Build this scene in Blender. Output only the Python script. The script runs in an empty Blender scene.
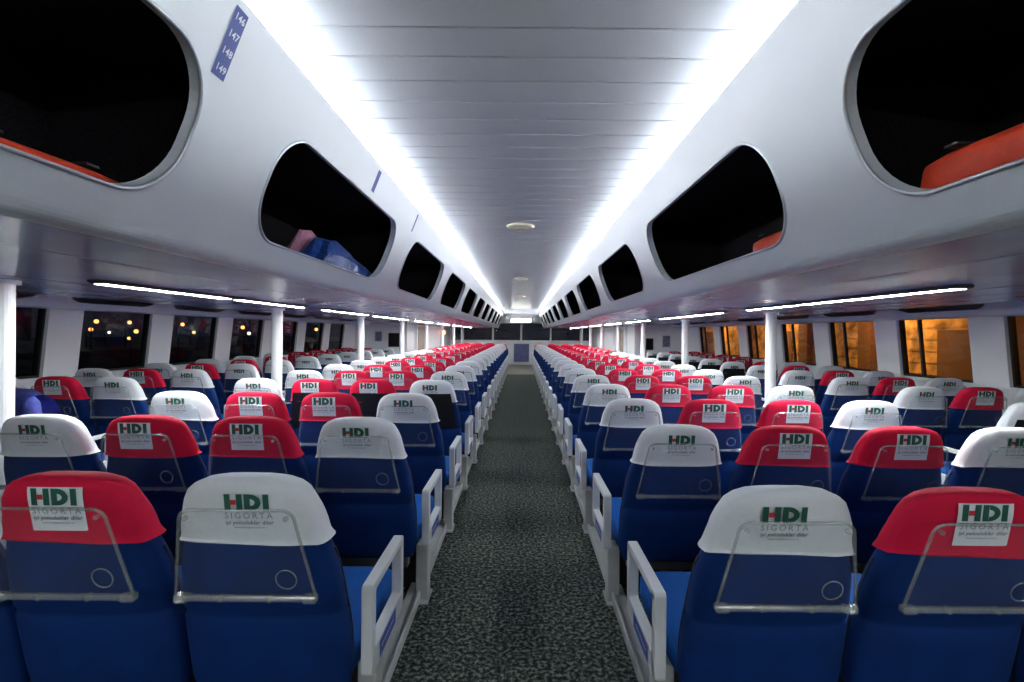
import bpy, bmesh, math, random
from mathutils import Vector, Matrix
random.seed(7)
C = bpy.context.scene.collection
PI = math.pi
COPY = {}

# ------------------------------------------------------------------ materials
def new_mat(name):
    m = bpy.data.materials.new(name); m.use_nodes = True
    nt = m.node_tree
    return m, nt, nt.nodes['Principled BSDF']

def pmat(name, col, rough=0.5, metal=0.0, spec=0.5, sheen=0.0, bump=None, var=None, coat=0.0):
    m, nt, b = new_mat(name)
    b.inputs['Base Color'].default_value = (*col, 1)
    b.inputs['Roughness'].default_value = rough
    b.inputs['Metallic'].default_value = metal
    b.inputs['Specular IOR Level'].default_value = spec
    if sheen: b.inputs['Sheen Weight'].default_value = sheen
    if coat: b.inputs['Coat Weight'].default_value = coat; b.inputs['Coat Roughness'].default_value = 0.1
    tc = None
    if bump or var:
        tc = nt.nodes.new('ShaderNodeTexCoord')
    if bump:
        n = nt.nodes.new('ShaderNodeTexNoise'); n.inputs['Scale'].default_value = bump[0]; n.inputs['Detail'].default_value = 3
        bp = nt.nodes.new('ShaderNodeBump'); bp.inputs['Strength'].default_value = bump[1]; bp.inputs['Distance'].default_value = bump[2]
        nt.links.new(tc.outputs['Object'], n.inputs['Vector'])
        nt.links.new(n.outputs['Fac'], bp.inputs['Height']); nt.links.new(bp.outputs['Normal'], b.inputs['Normal'])
    if var:
        n = nt.nodes.new('ShaderNodeTexNoise'); n.inputs['Scale'].default_value = var[0]; n.inputs['Detail'].default_value = 4
        r = nt.nodes.new('ShaderNodeValToRGB')
        r.color_ramp.elements[0].position = 0.35; r.color_ramp.elements[1].position = 0.65
        r.color_ramp.elements[0].color = (*[c * (1 - var[1]) for c in col], 1)
        r.color_ramp.elements[1].color = (*[min(1, c * (1 + var[1])) for c in col], 1)
        nt.links.new(tc.outputs['Object'], n.inputs['Vector'])
        nt.links.new(n.outputs['Fac'], r.inputs['Fac']); nt.links.new(r.outputs['Color'], b.inputs['Base Color'])
    return m

def emat(name, col, strength):
    m, nt, b = new_mat(name)
    b.inputs['Base Color'].default_value = (*col, 1)
    b.inputs['Emission Color'].default_value = (*col, 1)
    b.inputs['Emission Strength'].default_value = strength
    return m

def clear_mat(name, alpha, tint, rough=0.05, body=0.1):
    """thin clear sheet: mostly transparent, some gloss, a little milky body"""
    m = bpy.data.materials.new(name); m.use_nodes = True
    nt = m.node_tree; nt.nodes.clear()
    out = nt.nodes.new('ShaderNodeOutputMaterial')
    tr = nt.nodes.new('ShaderNodeBsdfTransparent'); tr.inputs['Color'].default_value = (*tint, 1)
    gl = nt.nodes.new('ShaderNodeBsdfGlossy'); gl.inputs['Roughness'].default_value = rough
    df = nt.nodes.new('ShaderNodeBsdfDiffuse'); df.inputs['Color'].default_value = (0.72, 0.75, 0.78, 1)
    lw = nt.nodes.new('ShaderNodeLayerWeight'); lw.inputs['Blend'].default_value = 0.35
    fr = nt.nodes.new('ShaderNodeMath'); fr.operation = 'POWER'; fr.inputs[1].default_value = 4.0
    nt.links.new(lw.outputs['Facing'], fr.inputs[0])
    m1 = nt.nodes.new('ShaderNodeMixShader'); m1.inputs['Fac'].default_value = body
    m2 = nt.nodes.new('ShaderNodeMixShader')
    ad = nt.nodes.new('ShaderNodeMath'); ad.operation = 'ADD'; ad.inputs[1].default_value = alpha; ad.use_clamp = True
    nt.links.new(fr.outputs[0], ad.inputs[0]); nt.links.new(ad.outputs[0], m2.inputs['Fac'])
    nt.links.new(tr.outputs[0], m1.inputs[1]); nt.links.new(df.outputs[0], m1.inputs[2])
    nt.links.new(m1.outputs[0], m2.inputs[1]); nt.links.new(gl.outputs[0], m2.inputs[2])
    nt.links.new(m2.outputs[0], out.inputs['Surface'])
    return m

def carpet_mat():
    m, nt, b = new_mat('speckled_carpet')
    tc = nt.nodes.new('ShaderNodeTexCoord')
    n = nt.nodes.new('ShaderNodeTexNoise'); n.inputs['Scale'].default_value = 50; n.inputs['Detail'].default_value = 2.5; n.inputs['Roughness'].default_value = 0.6
    r = nt.nodes.new('ShaderNodeValToRGB'); e = r.color_ramp.elements
    e[0].position = 0.40; e[0].color = (0.014, 0.020, 0.021, 1)
    e[1].position = 0.66; e[1].color = (0.24, 0.25, 0.20, 1)
    a = e.new(0.49); a.color = (0.045, 0.058, 0.054, 1)
    a = e.new(0.56); a.color = (0.115, 0.130, 0.112, 1)
    bp = nt.nodes.new('ShaderNodeBump'); bp.inputs['Strength'].default_value = 0.6; bp.inputs['Distance'].default_value = 0.006
    nt.links.new(tc.outputs['Object'], n.inputs['Vector']); nt.links.new(n.outputs['Fac'], r.inputs['Fac'])
    nt.links.new(r.outputs['Color'], b.inputs['Base Color'])
    nt.links.new(n.outputs['Fac'], bp.inputs['Height']); nt.links.new(bp.outputs['Normal'], b.inputs['Normal'])
    b.inputs['Roughness'].default_value = 0.95; b.inputs['Specular IOR Level'].default_value = 0.15
    return m

M = dict(
    blue=pmat('blue_upholstery', (0.0015, 0.022, 0.125), 0.75, spec=0.15, bump=(260, 0.25, 0.002), var=(7, 0.12)),
    cushion=pmat('blue_seat_fabric', (0.008, 0.085, 0.34), 0.85, spec=0.15, bump=(260, 0.3, 0.002)),
    white=pmat('white_cotton', (0.66, 0.68, 0.72), 0.85, bump=(16, 0.35, 0.012)),
    red=pmat('red_cotton', (0.58, 0.007, 0.045), 0.8, spec=0.2, bump=(16, 0.4, 0.012)),
    patch=pmat('white_patch_cloth', (0.70, 0.72, 0.76), 0.8),
    blackvinyl=pmat('black_vinyl', (0.008, 0.009, 0.013), 0.6),
    green=pmat('green_print', (0.004, 0.085, 0.055), 0.7),
    redprint=pmat('red_print', (0.42, 0.012, 0.03), 0.7),
    grey=pmat('grey_print', (0.22, 0.24, 0.27), 0.8),
    dark=pmat('dark_print', (0.07, 0.08, 0.10), 0.8),
    tray=clear_mat('clear_acrylic', 0.006, (0.99, 1.0, 1.0), 0.10, 0.014),
    trayrim=clear_mat('acrylic_edge', 0.07, (0.84, 0.86, 0.84), 0.18, 0.16),
    alu=pmat('satin_aluminium', (0.60, 0.62, 0.65), 0.42, 0.25),
    rail=pmat('grey_floor_rail', (0.48, 0.49, 0.49), 0.5, 0.2, var=(5, 0.12)),
    steel=pmat('dark_steel', (0.07, 0.075, 0.085), 0.5, 0.4),
    fascia=pmat('pale_grey_laminate', (0.70, 0.735, 0.775), 0.34, bump=(700, 0.06, 0.001)),
    rim=pmat('silver_rim', (0.62, 0.65, 0.68), 0.3, 0.6),
    liner=pmat('black_bin_carpet', (0.010, 0.009, 0.011), 1.0, spec=0.05, bump=(300, 0.5, 0.003), var=(240, 0.6)),
    under=pmat('glossy_mauve_laminate', (0.225, 0.255, 0.41), 0.24, spec=0.6, var=(2.2, 0.10)),
    ceil=pmat('white_ceiling_plank', (0.46, 0.475, 0.50), 0.32, spec=0.6),
    groove=pmat('ceiling_backing', (0.10, 0.10, 0.11), 0.8),
    wall=pmat('white_wall_panel', (0.84, 0.86, 0.89), 0.45),
    pole=pmat('white_painted_pole', (0.78, 0.80, 0.83), 0.35),
    gasket=pmat('black_gasket', (0.006, 0.006, 0.007), 0.5),
    glass=clear_mat('window_glass', 0.02, (0.80, 0.82, 0.82), 0.02, 0.0),
    tile=pmat('tan_threshold', (0.16, 0.15, 0.12), 0.5),
    slot=pmat('dark_slot', (0.018, 0.018, 0.024), 0.7),
    carpet=carpet_mat(),
    tube=emat('lamp_tube', (0.95, 1.0, 0.98), 50.0),
    cove=emat('cove_tube', (0.93, 0.97, 1.0), 22.0),
    strip_blue=pmat('blue_number_strip', (0.045, 0.075, 0.30), 0.5),
    ink=pmat('white_ink', (0.75, 0.78, 0.85), 0.6),
    orange=pmat('orange_nylon', (0.75, 0.055, 0.012), 0.55, bump=(30, 0.4, 0.01)),
    webbing=pmat('dark_webbing', (0.03, 0.03, 0.035), 0.8),
    bagblue=pmat('blue_plastic_bag', (0.02, 0.07, 0.30), 0.35, bump=(18, 0.6, 0.02)),
    bagpink=pmat('pink_plastic_bag', (0.50, 0.22, 0.32), 0.4, bump=(18, 0.6, 0.02)),
    jacket=pmat('blue_jacket_cloth', (0.06, 0.075, 0.34), 0.75, bump=(12, 0.5, 0.02), var=(9, 0.5)),
    beige=pmat('beige_plastic', (0.58, 0.54, 0.42), 0.5),
    panelblue=pmat('slate_blue_panel', (0.11, 0.12, 0.27), 0.5, var=(6, 0.2)),
    screen=pmat('black_screen', (0.006, 0.006, 0.009), 0.15),
    poster=pmat('blue_grey_poster', (0.16, 0.19, 0.30), 0.6, var=(14, 0.4)),
    tan=pmat('tan_door_laminate', (0.36, 0.31, 0.24), 0.5),
    signlit=emat('lit_orange_sign', (1.0, 0.25, 0.08), 2.2),
    sodium=emat('sodium_lamp_glass', (1.0, 0.40, 0.10), 1.2),
    whitelamp=emat('white_lamp_glass', (1.0, 0.85, 0.6), 1.0),
    stucco=pmat('ochre_stucco', (0.55, 0.34, 0.13), 0.9, var=(2.4, 0.6), bump=(6, 0.5, 0.05)),
    pilaster=pmat('brown_pilaster', (0.16, 0.085, 0.045), 0.8),
    quay=pmat('quay_asphalt', (0.03, 0.03, 0.032), 0.9),
    sea=pmat('night_sea', (0.003, 0.004, 0.007), 0.15),
    darkhill=pmat('dark_quay_shed', (0.012, 0.013, 0.018), 0.9),
)

# ------------------------------------------------------------------ mesh helpers
def link(name, me, mat, parent=None):
    o = bpy.data.objects.new(name, me); C.objects.link(o)
    if mat is not None:
        for mm in (mat if isinstance(mat, (list, tuple)) else [mat]):
            me.materials.append(mm)
    if parent: o.parent = parent
    return o

def obj(name, bm, mat, parent=None, smooth=False):
    bmesh.ops.recalc_face_normals(bm, faces=bm.faces)
    me = bpy.data.meshes.new(name); bm.to_mesh(me); bm.free()
    if smooth:
        for p in me.polygons: p.use_smooth = True
    return link(name, me, mat, parent)

def empty(name, loc=(0, 0, 0)):
    o = bpy.data.objects.new(name, None); C.objects.link(o); o.location = loc; o.empty_display_size = 0.1
    return o

def tag(o, label, cat, group=None, kind=None):
    o['label'] = label; o['category'] = cat
    if group: o['group'] = group
    if kind: o['kind'] = kind
    return o

def structure(o):
    o['kind'] = 'structure'; return o

def add_box(bm, x0, x1, y0, y1, z0, z1, bev=0.0, seg=2, mi=0):
    r = bmesh.ops.create_cube(bm, size=1.0)
    vs = r['verts']
    for v in vs:
        v.co = Vector((x0 + (v.co.x + .5) * (x1 - x0), y0 + (v.co.y + .5) * (y1 - y0), z0 + (v.co.z + .5) * (z1 - z0)))
    fs = set(f for v in vs for f in v.link_faces)
    if bev > 0:
        es = set(e for v in vs for e in v.link_edges)
        r2 = bmesh.ops.bevel(bm, geom=list(es), offset=bev, segments=seg, profile=0.5, affect='EDGES')
        fs = set(r2['faces']) | set(f for f in fs if f.is_valid)
    if mi:
        for f in fs: f.material_index = mi
    return vs

def add_cyl(bm, p, q, r, n=16, r2=None, mi=0):
    p, q = Vector(p), Vector(q); d = q - p
    ret = bmesh.ops.create_cone(bm, cap_ends=True, segments=n, radius1=r, radius2=r if r2 is None else r2, depth=d.length)
    rot = d.to_track_quat('Z', 'Y').to_matrix().to_4x4()
    mat = Matrix.Translation((p + q) / 2) @ rot
    bmesh.ops.transform(bm, matrix=mat, verts=ret['verts'])
    if mi:
        for v in ret['verts']:
            for f in v.link_faces: f.material_index = mi
    return ret['verts']

def loft(bm, rings, cap0=True, cap1=True, closed=True):
    vr = [[bm.verts.new(p) for p in r] for r in rings]
    n = len(rings[0])
    for a, b in zip(vr[:-1], vr[1:]):
        for i in range(n if closed else n - 1):
            j = (i + 1) % n
            bm.faces.new((a[i], a[j], b[j], b[i]))
    if cap0: bm.faces.new(list(reversed(vr[0])))
    if cap1: bm.faces.new(vr[-1])
    return vr

def sweep(bm, pts, r, n=8, closed=False):
    """round tube along a polyline"""
    P = [Vector(p) for p in pts]; rings = []
    m = len(P)
    for i in range(m):
        a = P[(i - 1) % m] if (closed or i > 0) else P[i]
        b = P[(i + 1) % m] if (closed or i < m - 1) else P[i]
        t = (b - a).normalized()
        u = t.orthogonal().normalized()
        if i == 0: u0 = u
        else:
            u = (u0 - t * u0.dot(t)).normalized(); u0 = u
        w = t.cross(u)
        rings.append([P[i] + r * (math.cos(2 * PI * k / n) * u + math.sin(2 * PI * k / n) * w) for k in range(n)])
    vr = loft(bm, rings, not closed, not closed)
    if closed:
        a, b = vr[-1], vr[0]
        # match the closest rotation
        best = min(range(n), key=lambda s: sum((a[k].co - b[(k + s) % n].co).length for k in range(n)))
        for k in range(n):
            bm.faces.new((a[k], a[(k + 1) % n], b[(k + 1 + best) % n], b[(k + best) % n]))

def extrude_profile(bm, prof, y0, y1, closed=False, caps=False):
    """profile of (x,z) swept along y"""
    return loft(bm, [[(x, y0, z) for x, z in prof], [(x, y1, z) for x, z in prof]], caps, caps, closed)

def text_mesh(s, size, spacing=1.0, bold=0.0, shear=0.0):
    cu = bpy.data.curves.new('t', 'FONT'); cu.body = s; cu.size = size
    cu.align_x = 'CENTER'; cu.align_y = 'CENTER'; cu.space_character = spacing; cu.offset = bold; cu.shear = shear
    cu.resolution_u = 2
    o = bpy.data.objects.new('t', cu); C.objects.link(o)
    dg = bpy.context.evaluated_depsgraph_get()
    me = bpy.data.meshes.new_from_object(o.evaluated_get(dg))
    bpy.data.objects.remove(o); bpy.data.curves.remove(cu)
    return me

def add_mesh(bm, me, fn, mi=0):
    vs = [bm.verts.new(fn(v.co)) for v in me.vertices]
    for p in me.polygons:
        try:
            f = bm.faces.new([vs[i] for i in p.vertices]); f.material_index = mi
        except ValueError: pass
    bpy.data.meshes.remove(me)

def add_poly(bm, pts, fn, mi=0):
    f = bm.faces.new([bm.verts.new(fn(Vector((x, y, 0)))) for x, y in pts]); f.material_index = mi

def copy_tree(o, parent=None):
    c = o.copy(); C.objects.link(c); c.parent = parent
    for ch in o.children: copy_tree(ch, c)
    return c

ORD = 'first second third fourth fifth sixth seventh eighth ninth tenth eleventh twelfth thirteenth fourteenth fifteenth sixteenth seventeenth eighteenth nineteenth twentieth twenty-first twenty-second twenty-third twenty-fourth'.split()

# ------------------------------------------------------------------ dimensions
HC = 1.47
ROW0, PITCH, NROW = 1.36, 0.955, 21
XS = {-1: [0.762, 1.28, 1.79, 2.295], 1: [0.777, 1.309, 1.862, 2.385]}
XO = [3.52, 4.035, 4.55]
YEND = 22.9
YCROSS = 14.2          # cross bulkheads that close the outer seating bays
ZU = HC + 0.246        # underside of bins
XB, XC = 1.05, 0.785   # bin fascia bottom / top
ZC = HC + 0.935        # bin top lip
ZCEIL = HC + 1.08
YNEAR = -8.0

# ------------------------------------------------------------------ setting: floor, ceilings, walls
bm = bmesh.new(); add_box(bm, -5.0, 5.0, YNEAR, YEND + .1, -0.06, 0.0)
structure(obj('floor', bm, M['carpet']))
bm = bmesh.new(); add_box(bm, -.52, .52, 17.5, YEND, 0.0, 0.006)
structure(obj('trim_1', bm, M['tile']))

bm = bmesh.new()
y = YNEAR - .07; pw = 0.185
while y < YEND:
    vs = add_box(bm, -1.5, 1.5, y + .004, y + pw - .004, ZCEIL, ZCEIL + .02, .006, 2)
    y += pw
add_box(bm, -1.5, 1.5, YNEAR, YEND, ZCEIL + .018, ZCEIL + .05, mi=1)
structure(obj('ceiling', bm, [M['ceil'], M['groove']]))

for sx, nm in ((-1, 'left'), (1, 'right')):
    # dropped glossy ceiling above the seats
    bm = bmesh.new()
    add_box(bm, *sorted((sx * 1.485, sx * 3.33)), YNEAR, YEND, ZU, ZU + .012)
    add_box(bm, *sorted((sx * 1.05, sx * 1.485)), YNEAR, -.605, ZU, ZU + .012)
    for xx in (2.35, 2.72, 3.05):   # plank seams
        add_box(bm, *sorted((sx * xx, sx * (xx + .008))), YNEAR, YEND, ZU - .0015, ZU, mi=1)
    o = structure(obj('ceiling_' + nm, bm, [M['under'], M['slot']]))
    # upright closing the lamp cove behind the bins
    bm = bmesh.new(); add_box(bm, *sorted((sx * 1.5, sx * 1.53)), YNEAR, YEND, ZU + .03, ZCEIL + .05)
    structure(obj('wall_cove_' + nm, bm, M['wall']))

def wx(z): return 4.80 + (1.705 - z) * 0.10     # the leaning side wall

WIN0 = {-1: 5.36, 1: 5.22}; WP, WL = 1.39, 1.0
for sx, nm in ((-1, 'left'), (1, 'right')):
    wins = [WIN0[sx] + k * WP for k in range(-9, 7)]
    wins = [w for w in wins if w > YNEAR + .1 and w + WL < YCROSS - .05]
    # panel outside/inside: below, above and between the windows
    bm = bmesh.new()
    def slab(y0, y1, z0, z1, th=.07, off=0.0):
        pr = [(sx * (wx(z0) - off), z0), (sx * (wx(z1) - off), z1), (sx * (wx(z1) + th), z1), (sx * (wx(z0) + th), z0)]
        extrude_profile(bm, pr, y0, y1, True, True)
    slab(YNEAR, YCROSS, 0, .98); slab(YNEAR, YCROSS, 1.70, 2.0)
    edges = [YNEAR] + [v for w in wins for v in (w, w + WL)] + [YCROSS]
    for a, b in zip(edges[0::2], edges[1::2]): slab(a, b, .98, 1.70, .07, .035)
    slab(YNEAR, YCROSS, .94, .98, .07, .05)
    structure(obj('wall_' + nm, bm, M['wall']))
    # white valance with dark notches above the windows
    bm = bmesh.new()
    zt, zn, zb = ZU + .085, ZU + .020, ZU - .037
    def vx(z): return 4.42 - (z - zb) * 1.0
    pts = [(YNEAR, zt)]
    y = {-1: 4.695, 1: 4.525}[sx] - 9 * WP
    while y < YCROSS - 1.2:
        if y > YNEAR: pts += [(y + .02, zt), (y + .05, zn + .03), (y + .15, zn), (y + .97, zn), (y + 1.07, zn + .03), (y + 1.10, zt)]
        y += WP
    pts += [(YCROSS, zt), (YCROSS, zb), (YNEAR, zb)]
    f = bm.faces.new([bm.verts.new((sx * vx(z), yy, z)) for yy, z in pts])
    ex = bmesh.ops.extrude_face_region(bm, geom=[f])
    for v in [g for g in ex['geom'] if isinstance(g, bmesh.types.BMVert)]: v.co.x += sx * .02
    bmesh.ops.triangulate(bm, faces=bm.faces)
    extrude_profile(bm, [(sx * 4.425, zb), (sx * 4.425, zb + .012), (sx * 4.84, zb + .012), (sx * 4.84, zb)], YNEAR, YCROSS, True, True)
    structure(obj('trim_valance_' + nm, bm, M['wall']))
    bm = bmesh.new(); add_box(bm, *sorted((sx * 3.30, sx * 4.86)), YNEAR, YCROSS, ZU + .10, ZU + .12)
    structure(obj('ceiling_slot_' + nm, bm, M['slot']))
    # windows
    for i, w in enumerate(wins):
        bm = bmesh.new()
        def lean(y0, y1, z0, z1, a, b):
            pr = [(sx * (wx(z0) + a), z0), (sx * (wx(z1) + a), z1), (sx * (wx(z1) + b), z1), (sx * (wx(z0) + b), z0)]
            extrude_profile(bm, pr, y0, y1, True, True)
        t = .022
        lean(w, w + t, .98, 1.70, .0, .06); lean(w + WL - t, w + WL, .98, 1.70, .0, .06)
        lean(w + t, w + WL - t, .98, .98 + t, .0, .06); lean(w + t, w + WL - t, 1.70 - t, 1.70, .0, .06)
        if sx > 0: lean(w + WL - .30, w + WL - .27, .98 + t, 1.70 - t, .015, .05)
        n = 'window_%d' % (i + 1 + (20 if sx > 0 else 0))
        fr = structure(obj(n, bm, M['gasket']))
        bm = bmesh.new(); lean(w + t, w + WL - t, .98 + t, 1.70 - t, .03, .036)
        obj('pane', bm, M['glass'], fr)

# far end wall and the blocks of cabins beside it
bm = bmesh.new()
add_box(bm, -5, 5, YEND, YEND + .1, 0, 1.14); add_box(bm, -5, 5, YEND, YEND + .1, 1.93, ZCEIL)
muls = [(-5, -3.25), (-2.75, -2.67), (-1.35, -1.27), (-.03, .05), (1.35, 1.43), (2.75, 2.83), (3.25, 5)]
for a, b in muls: add_box(bm, a, b, YEND, YEND + .1, 1.14, 1.93)
add_box(bm, -3.3, 3.3, YEND - .05, YEND, 1.10, 1.15)
structure(obj('wall_end', bm, M['wall']))
for i, (a, b) in enumerate(zip([m[1] for m in muls[:-1]], [m[0] for m in muls[1:]])):
    bm = bmesh.new()
    t = .03
    add_box(bm, a, a + t, YEND + .02, YEND + .07, 1.14, 1.93); add_box(bm, b - t, b, YEND + .02, YEND + .07, 1.14, 1.93)
    add_box(bm, a, b, YEND + .02, YEND + .07, 1.14, 1.17); add_box(bm, a, b, YEND + .02, YEND + .07, 1.90, 1.93)
    fr = structure(obj('window_%d' % (41 + i), bm, M['gasket']))
    bm = bmesh.new(); add_box(bm, a + t, b - t, YEND + .04, YEND + .046, 1.17, 1.90); obj('pane', bm, M['glass'], fr)
for sx, nm in ((-1, 'left'), (1, 'right')):
    bm = bmesh.new(); add_box(bm, *sorted((sx * 3.3, sx * 5.0)), YCROSS, YCROSS + .08, 0, 2.0)
    add_box(bm, *sorted((sx * 3.3, sx * 3.38)), YCROSS + .08, YEND, 0, 2.0)
    for yy in (15.2, 17.2): add_box(bm, *sorted((sx * 3.22, sx * 3.30)), yy, yy + .16, 0, ZU)
    structure(obj('wall_cabin_' + nm, bm, M['wall']))
    bm = bmesh.new(); add_box(bm, *sorted((sx * 3.275, sx * 3.30)), 15.75, 16.75, 0.0, 1.62, .01)
    d = structure(obj('door_%d' % (1 if sx < 0 else 2), bm, M['tan']))
    bm = bmesh.new(); add_cyl(bm, (sx * 3.27, 16.62, .95), (sx * 3.23, 16.62, .95), .012); add_box(bm, *sorted((sx * 3.235, sx * 3.22)), 16.50, 16.64, .935, .965, .004)
    obj('door_handle', bm, M['alu'], d)
# back wall behind the camera
bm = bmesh.new(); add_box(bm, -5, 5, YNEAR - .08, YNEAR, 0, ZCEIL + .05)
structure(obj('wall_back', bm, M['wall']))

# floor rails along the aisle edges
for sx, nm in ((-1, 'left'), (1, 'right')):
    bm = bmesh.new()
    add_box(bm, *sorted((sx * .522, sx * .60)), YNEAR, 21.4, 0, .045, .006)
    add_box(bm, *sorted((sx * .522, sx * .535)), YNEAR, 21.4, .04, .06, .003)
    structure(obj('trim_rail_' + nm, bm, M['rail']))

# the same bins carry on behind the camera: plain fascia
# ------------------------------------------------------------------ overhead bins
FL = math.hypot(XB - XC, ZC - ZU)
def facept(sx, v, off=0.0):
    """point on the fascia: v metres up the slope, off metres inwards (into the bin)"""
    t = v / FL
    nx, nz = (ZC - ZU) / FL, (XB - XC) / FL      # inward normal (away from the aisle) in (|x|, z)
    return sx * (XB - (XB - XC) * t + nx * off), ZU + (ZC - ZU) * t + nz * off

def rrect(y0, y1, v0, v1, r, n=10):
    pts = []
    for cy, cv, a0 in ((y1 - r, v0 + r, -PI / 2), (y1 - r, v1 - r, 0), (y0 + r, v1 - r, PI / 2), (y0 + r, v0 + r, PI)):
        for k in range(n + 1):
            a = a0 + (PI / 2) * k / n
            pts.append((cy + r * math.cos(a), cv + r * math.sin(a)))
    return pts

BIN0, BP, BL = 1.76, 2.10, 1.67
VV = {-1: (.163 * FL, .748 * FL), 1: (.153 * FL, .727 * FL)}
TH = 0.035
def panel_with_hole(y0, y1, hole, depth):
    """2D filled curve -> thin panel mesh with one opening; returns mesh in (y, v, thickness)"""
    cu = bpy.data.curves.new('p', 'CURVE'); cu.dimensions = '2D'; cu.fill_mode = 'BOTH'; cu.extrude = depth / 2
    for pts in ([(y0, .045), (y1, .045), (y1, FL), (y0, FL)], hole):
        sp = cu.splines.new('POLY'); sp.points.add(len(pts) - 1); sp.use_cyclic_u = True
        for p, (a, b) in zip(sp.points, pts): p.co = (a, b, 0, 1)
    o = bpy.data.objects.new('p', cu); C.objects.link(o)
    me = bpy.data.meshes.new_from_object(o.evaluated_get(bpy.context.evaluated_depsgraph_get()))
    bpy.data.objects.remove(o); bpy.data.curves.remove(cu)
    return me

nb = 0
for sx, nm in ((-1, 'left'), (1, 'right')):
    V0, V1 = VV[sx]
    k = -1; n = 0
    while True:
        ys = BIN0 + BP * k; ye = ys + BL
        m0, m1 = ys - (BP - BL) / 2, ye + (BP - BL) / 2
        if k == -1: m0 = -.60; ys, ye = -0.35, 1.36
        if sx < 0: ys += .055; ye += .055 - (.02 if k < 0 else 0)
        if m0 > YEND - 1.2: break
        if m1 + BP > YEND + .9: m1 = YEND - .02
        root = empty('overhead_bin', (0, (m0 + m1) / 2, ZU)); off = root.location
        tag(root, 'pale grey overhead luggage bin with dark oval opening, %s in line on the %s' % (ORD[n], nm), 'luggage bin', 'overhead bins above the seats on the ' + nm)
        hole = rrect(ys, ye, V0, V1, .185)
        me = panel_with_hole(m0, m1, hole, TH)
        bm = bmesh.new()
        def fp(c):
            x, z = facept(sx, c.y, TH / 2 + c.z)
            return Vector((x - off.x, c.x - off.y, z - off.z))
        add_mesh(bm, me, fp)
        # rolled lower edge into the underside
        prof = []
        for a in range(0, 9):
            s = a / 8
            p0, p1, p2 = facept(sx, .045, 0), facept(sx, -.012, .0), (sx * (XB + .06), ZU)
            prof.append(((1 - s) ** 2 * p0[0] + 2 * s * (1 - s) * p1[0] + s * s * p2[0], (1 - s) ** 2 * p0[1] + 2 * s * (1 - s) * p1[1] + s * s * p2[1] - off.z))
        extrude_profile(bm, prof, m0 - off.y, m1 - off.y)
        # top lip and lid
        a, b = facept(sx, FL, 0), facept(sx, FL, TH)
        extrude_profile(bm, [(a[0], a[1] - off.z), (a[0] + sx * .004, a[1] + .012 - off.z), (sx * 1.48, a[1] + .012 - off.z)], m0 - off.y, m1 - off.y)
        fo = obj('fascia', bm, M['fascia'], root)
        bm = bmesh.new(); add_box(bm, *sorted((sx * (XB + .06), sx * 1.48)), m0 - off.y, m1 - off.y, 0, .012)
        obj('underside', bm, M['under'], root)
        # rim
        bm = bmesh.new()
        sweep(bm, [Vector((facept(sx, v, -.001)[0], yy - off.y, facept(sx, v, -.001)[1] - off.z)) for yy, v in hole], .006, 6, True)
        obj('rim', bm, M['rim'], root, True)
        # liner: an open dark tray with back, floor, top and two ends
        bm = bmesh.new()
        fl = facept(sx, V0 - .02, TH + .003); tp = facept(sx, V1 + .03, TH + .003)
        prof = [(fl[0], fl[1] - off.z), (sx * 1.46, fl[1] - off.z - .0), (sx * 1.46, tp[1] - off.z), (tp[0], tp[1] - off.z)]
        vr = extrude_profile(bm, prof, m0 + .02 - off.y, m1 - .02 - off.y)
        for e in (0, 1): bm.faces.new([vr[e][i] for i in range(4)])
        obj('liner', bm, M['liner'], root)
        k += 1; n += 1; nb += 1
    bm = bmesh.new()
    a, b, c, d = facept(sx, 0, 0), facept(sx, FL, 0), facept(sx, FL, TH), facept(sx, 0, TH)
    extrude_profile(bm, [a, b, c, d], YNEAR, -.605, True, True)
    add_box(bm, *sorted((c[0], sx * 1.48)), YNEAR, -.605, ZC + .0, ZC + .012)
    structure(obj('wall_bins_' + nm, bm, M['fascia']))
BIN_FLOOR = facept(1, VV[1][0] - .02, TH)[1]

# number strip on the left fascia, near the camera, and two plain ones farther on
def strip(yc, v0, v1, w, texts, label):
    bm = bmesh.new()
    o = -.002
    f = lambda c: Vector((facept(-1, c.y, o)[0], c.x, facept(-1, c.y, o)[1]))
    add_poly(bm, [(yc - w / 2, v0), (yc + w / 2, v0), (yc + w / 2, v1), (yc - w / 2, v1)], f)
    ob = obj('number_strip', bm, M['strip_blue'])
    tag(ob, label, 'sign', 'blue seat number strips on the left bins')
    o = -.0035
    for i, s in enumerate(texts):
        vv = v1 - (i + .5) * (v1 - v0) / len(texts)
        bm = bmesh.new()
        add_mesh(bm, text_mesh(s, w * .50, 1.05, .0006), lambda c: Vector((facept(-1, vv + c.y, o)[0], yc + c.x, facept(-1, vv + c.y, o)[1])))
        obj('seat_number', bm, M['ink'], ob)
strip(1.405, .70 * FL, .975 * FL, .058, ['146', '147', '148', '149'], 'blue strip with white seat numbers 146 to 149 beside the nearest left bin')
strip(2.78, .80 * FL, .97 * FL, .05, ['150', '151', '152', '153'][:0], 'thin blue strip high on fascia above the second left bin opening')
strip(3.80, .78 * FL, .97 * FL, .03, [], 'thin blue strip high on fascia between second and third left bin openings')

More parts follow.
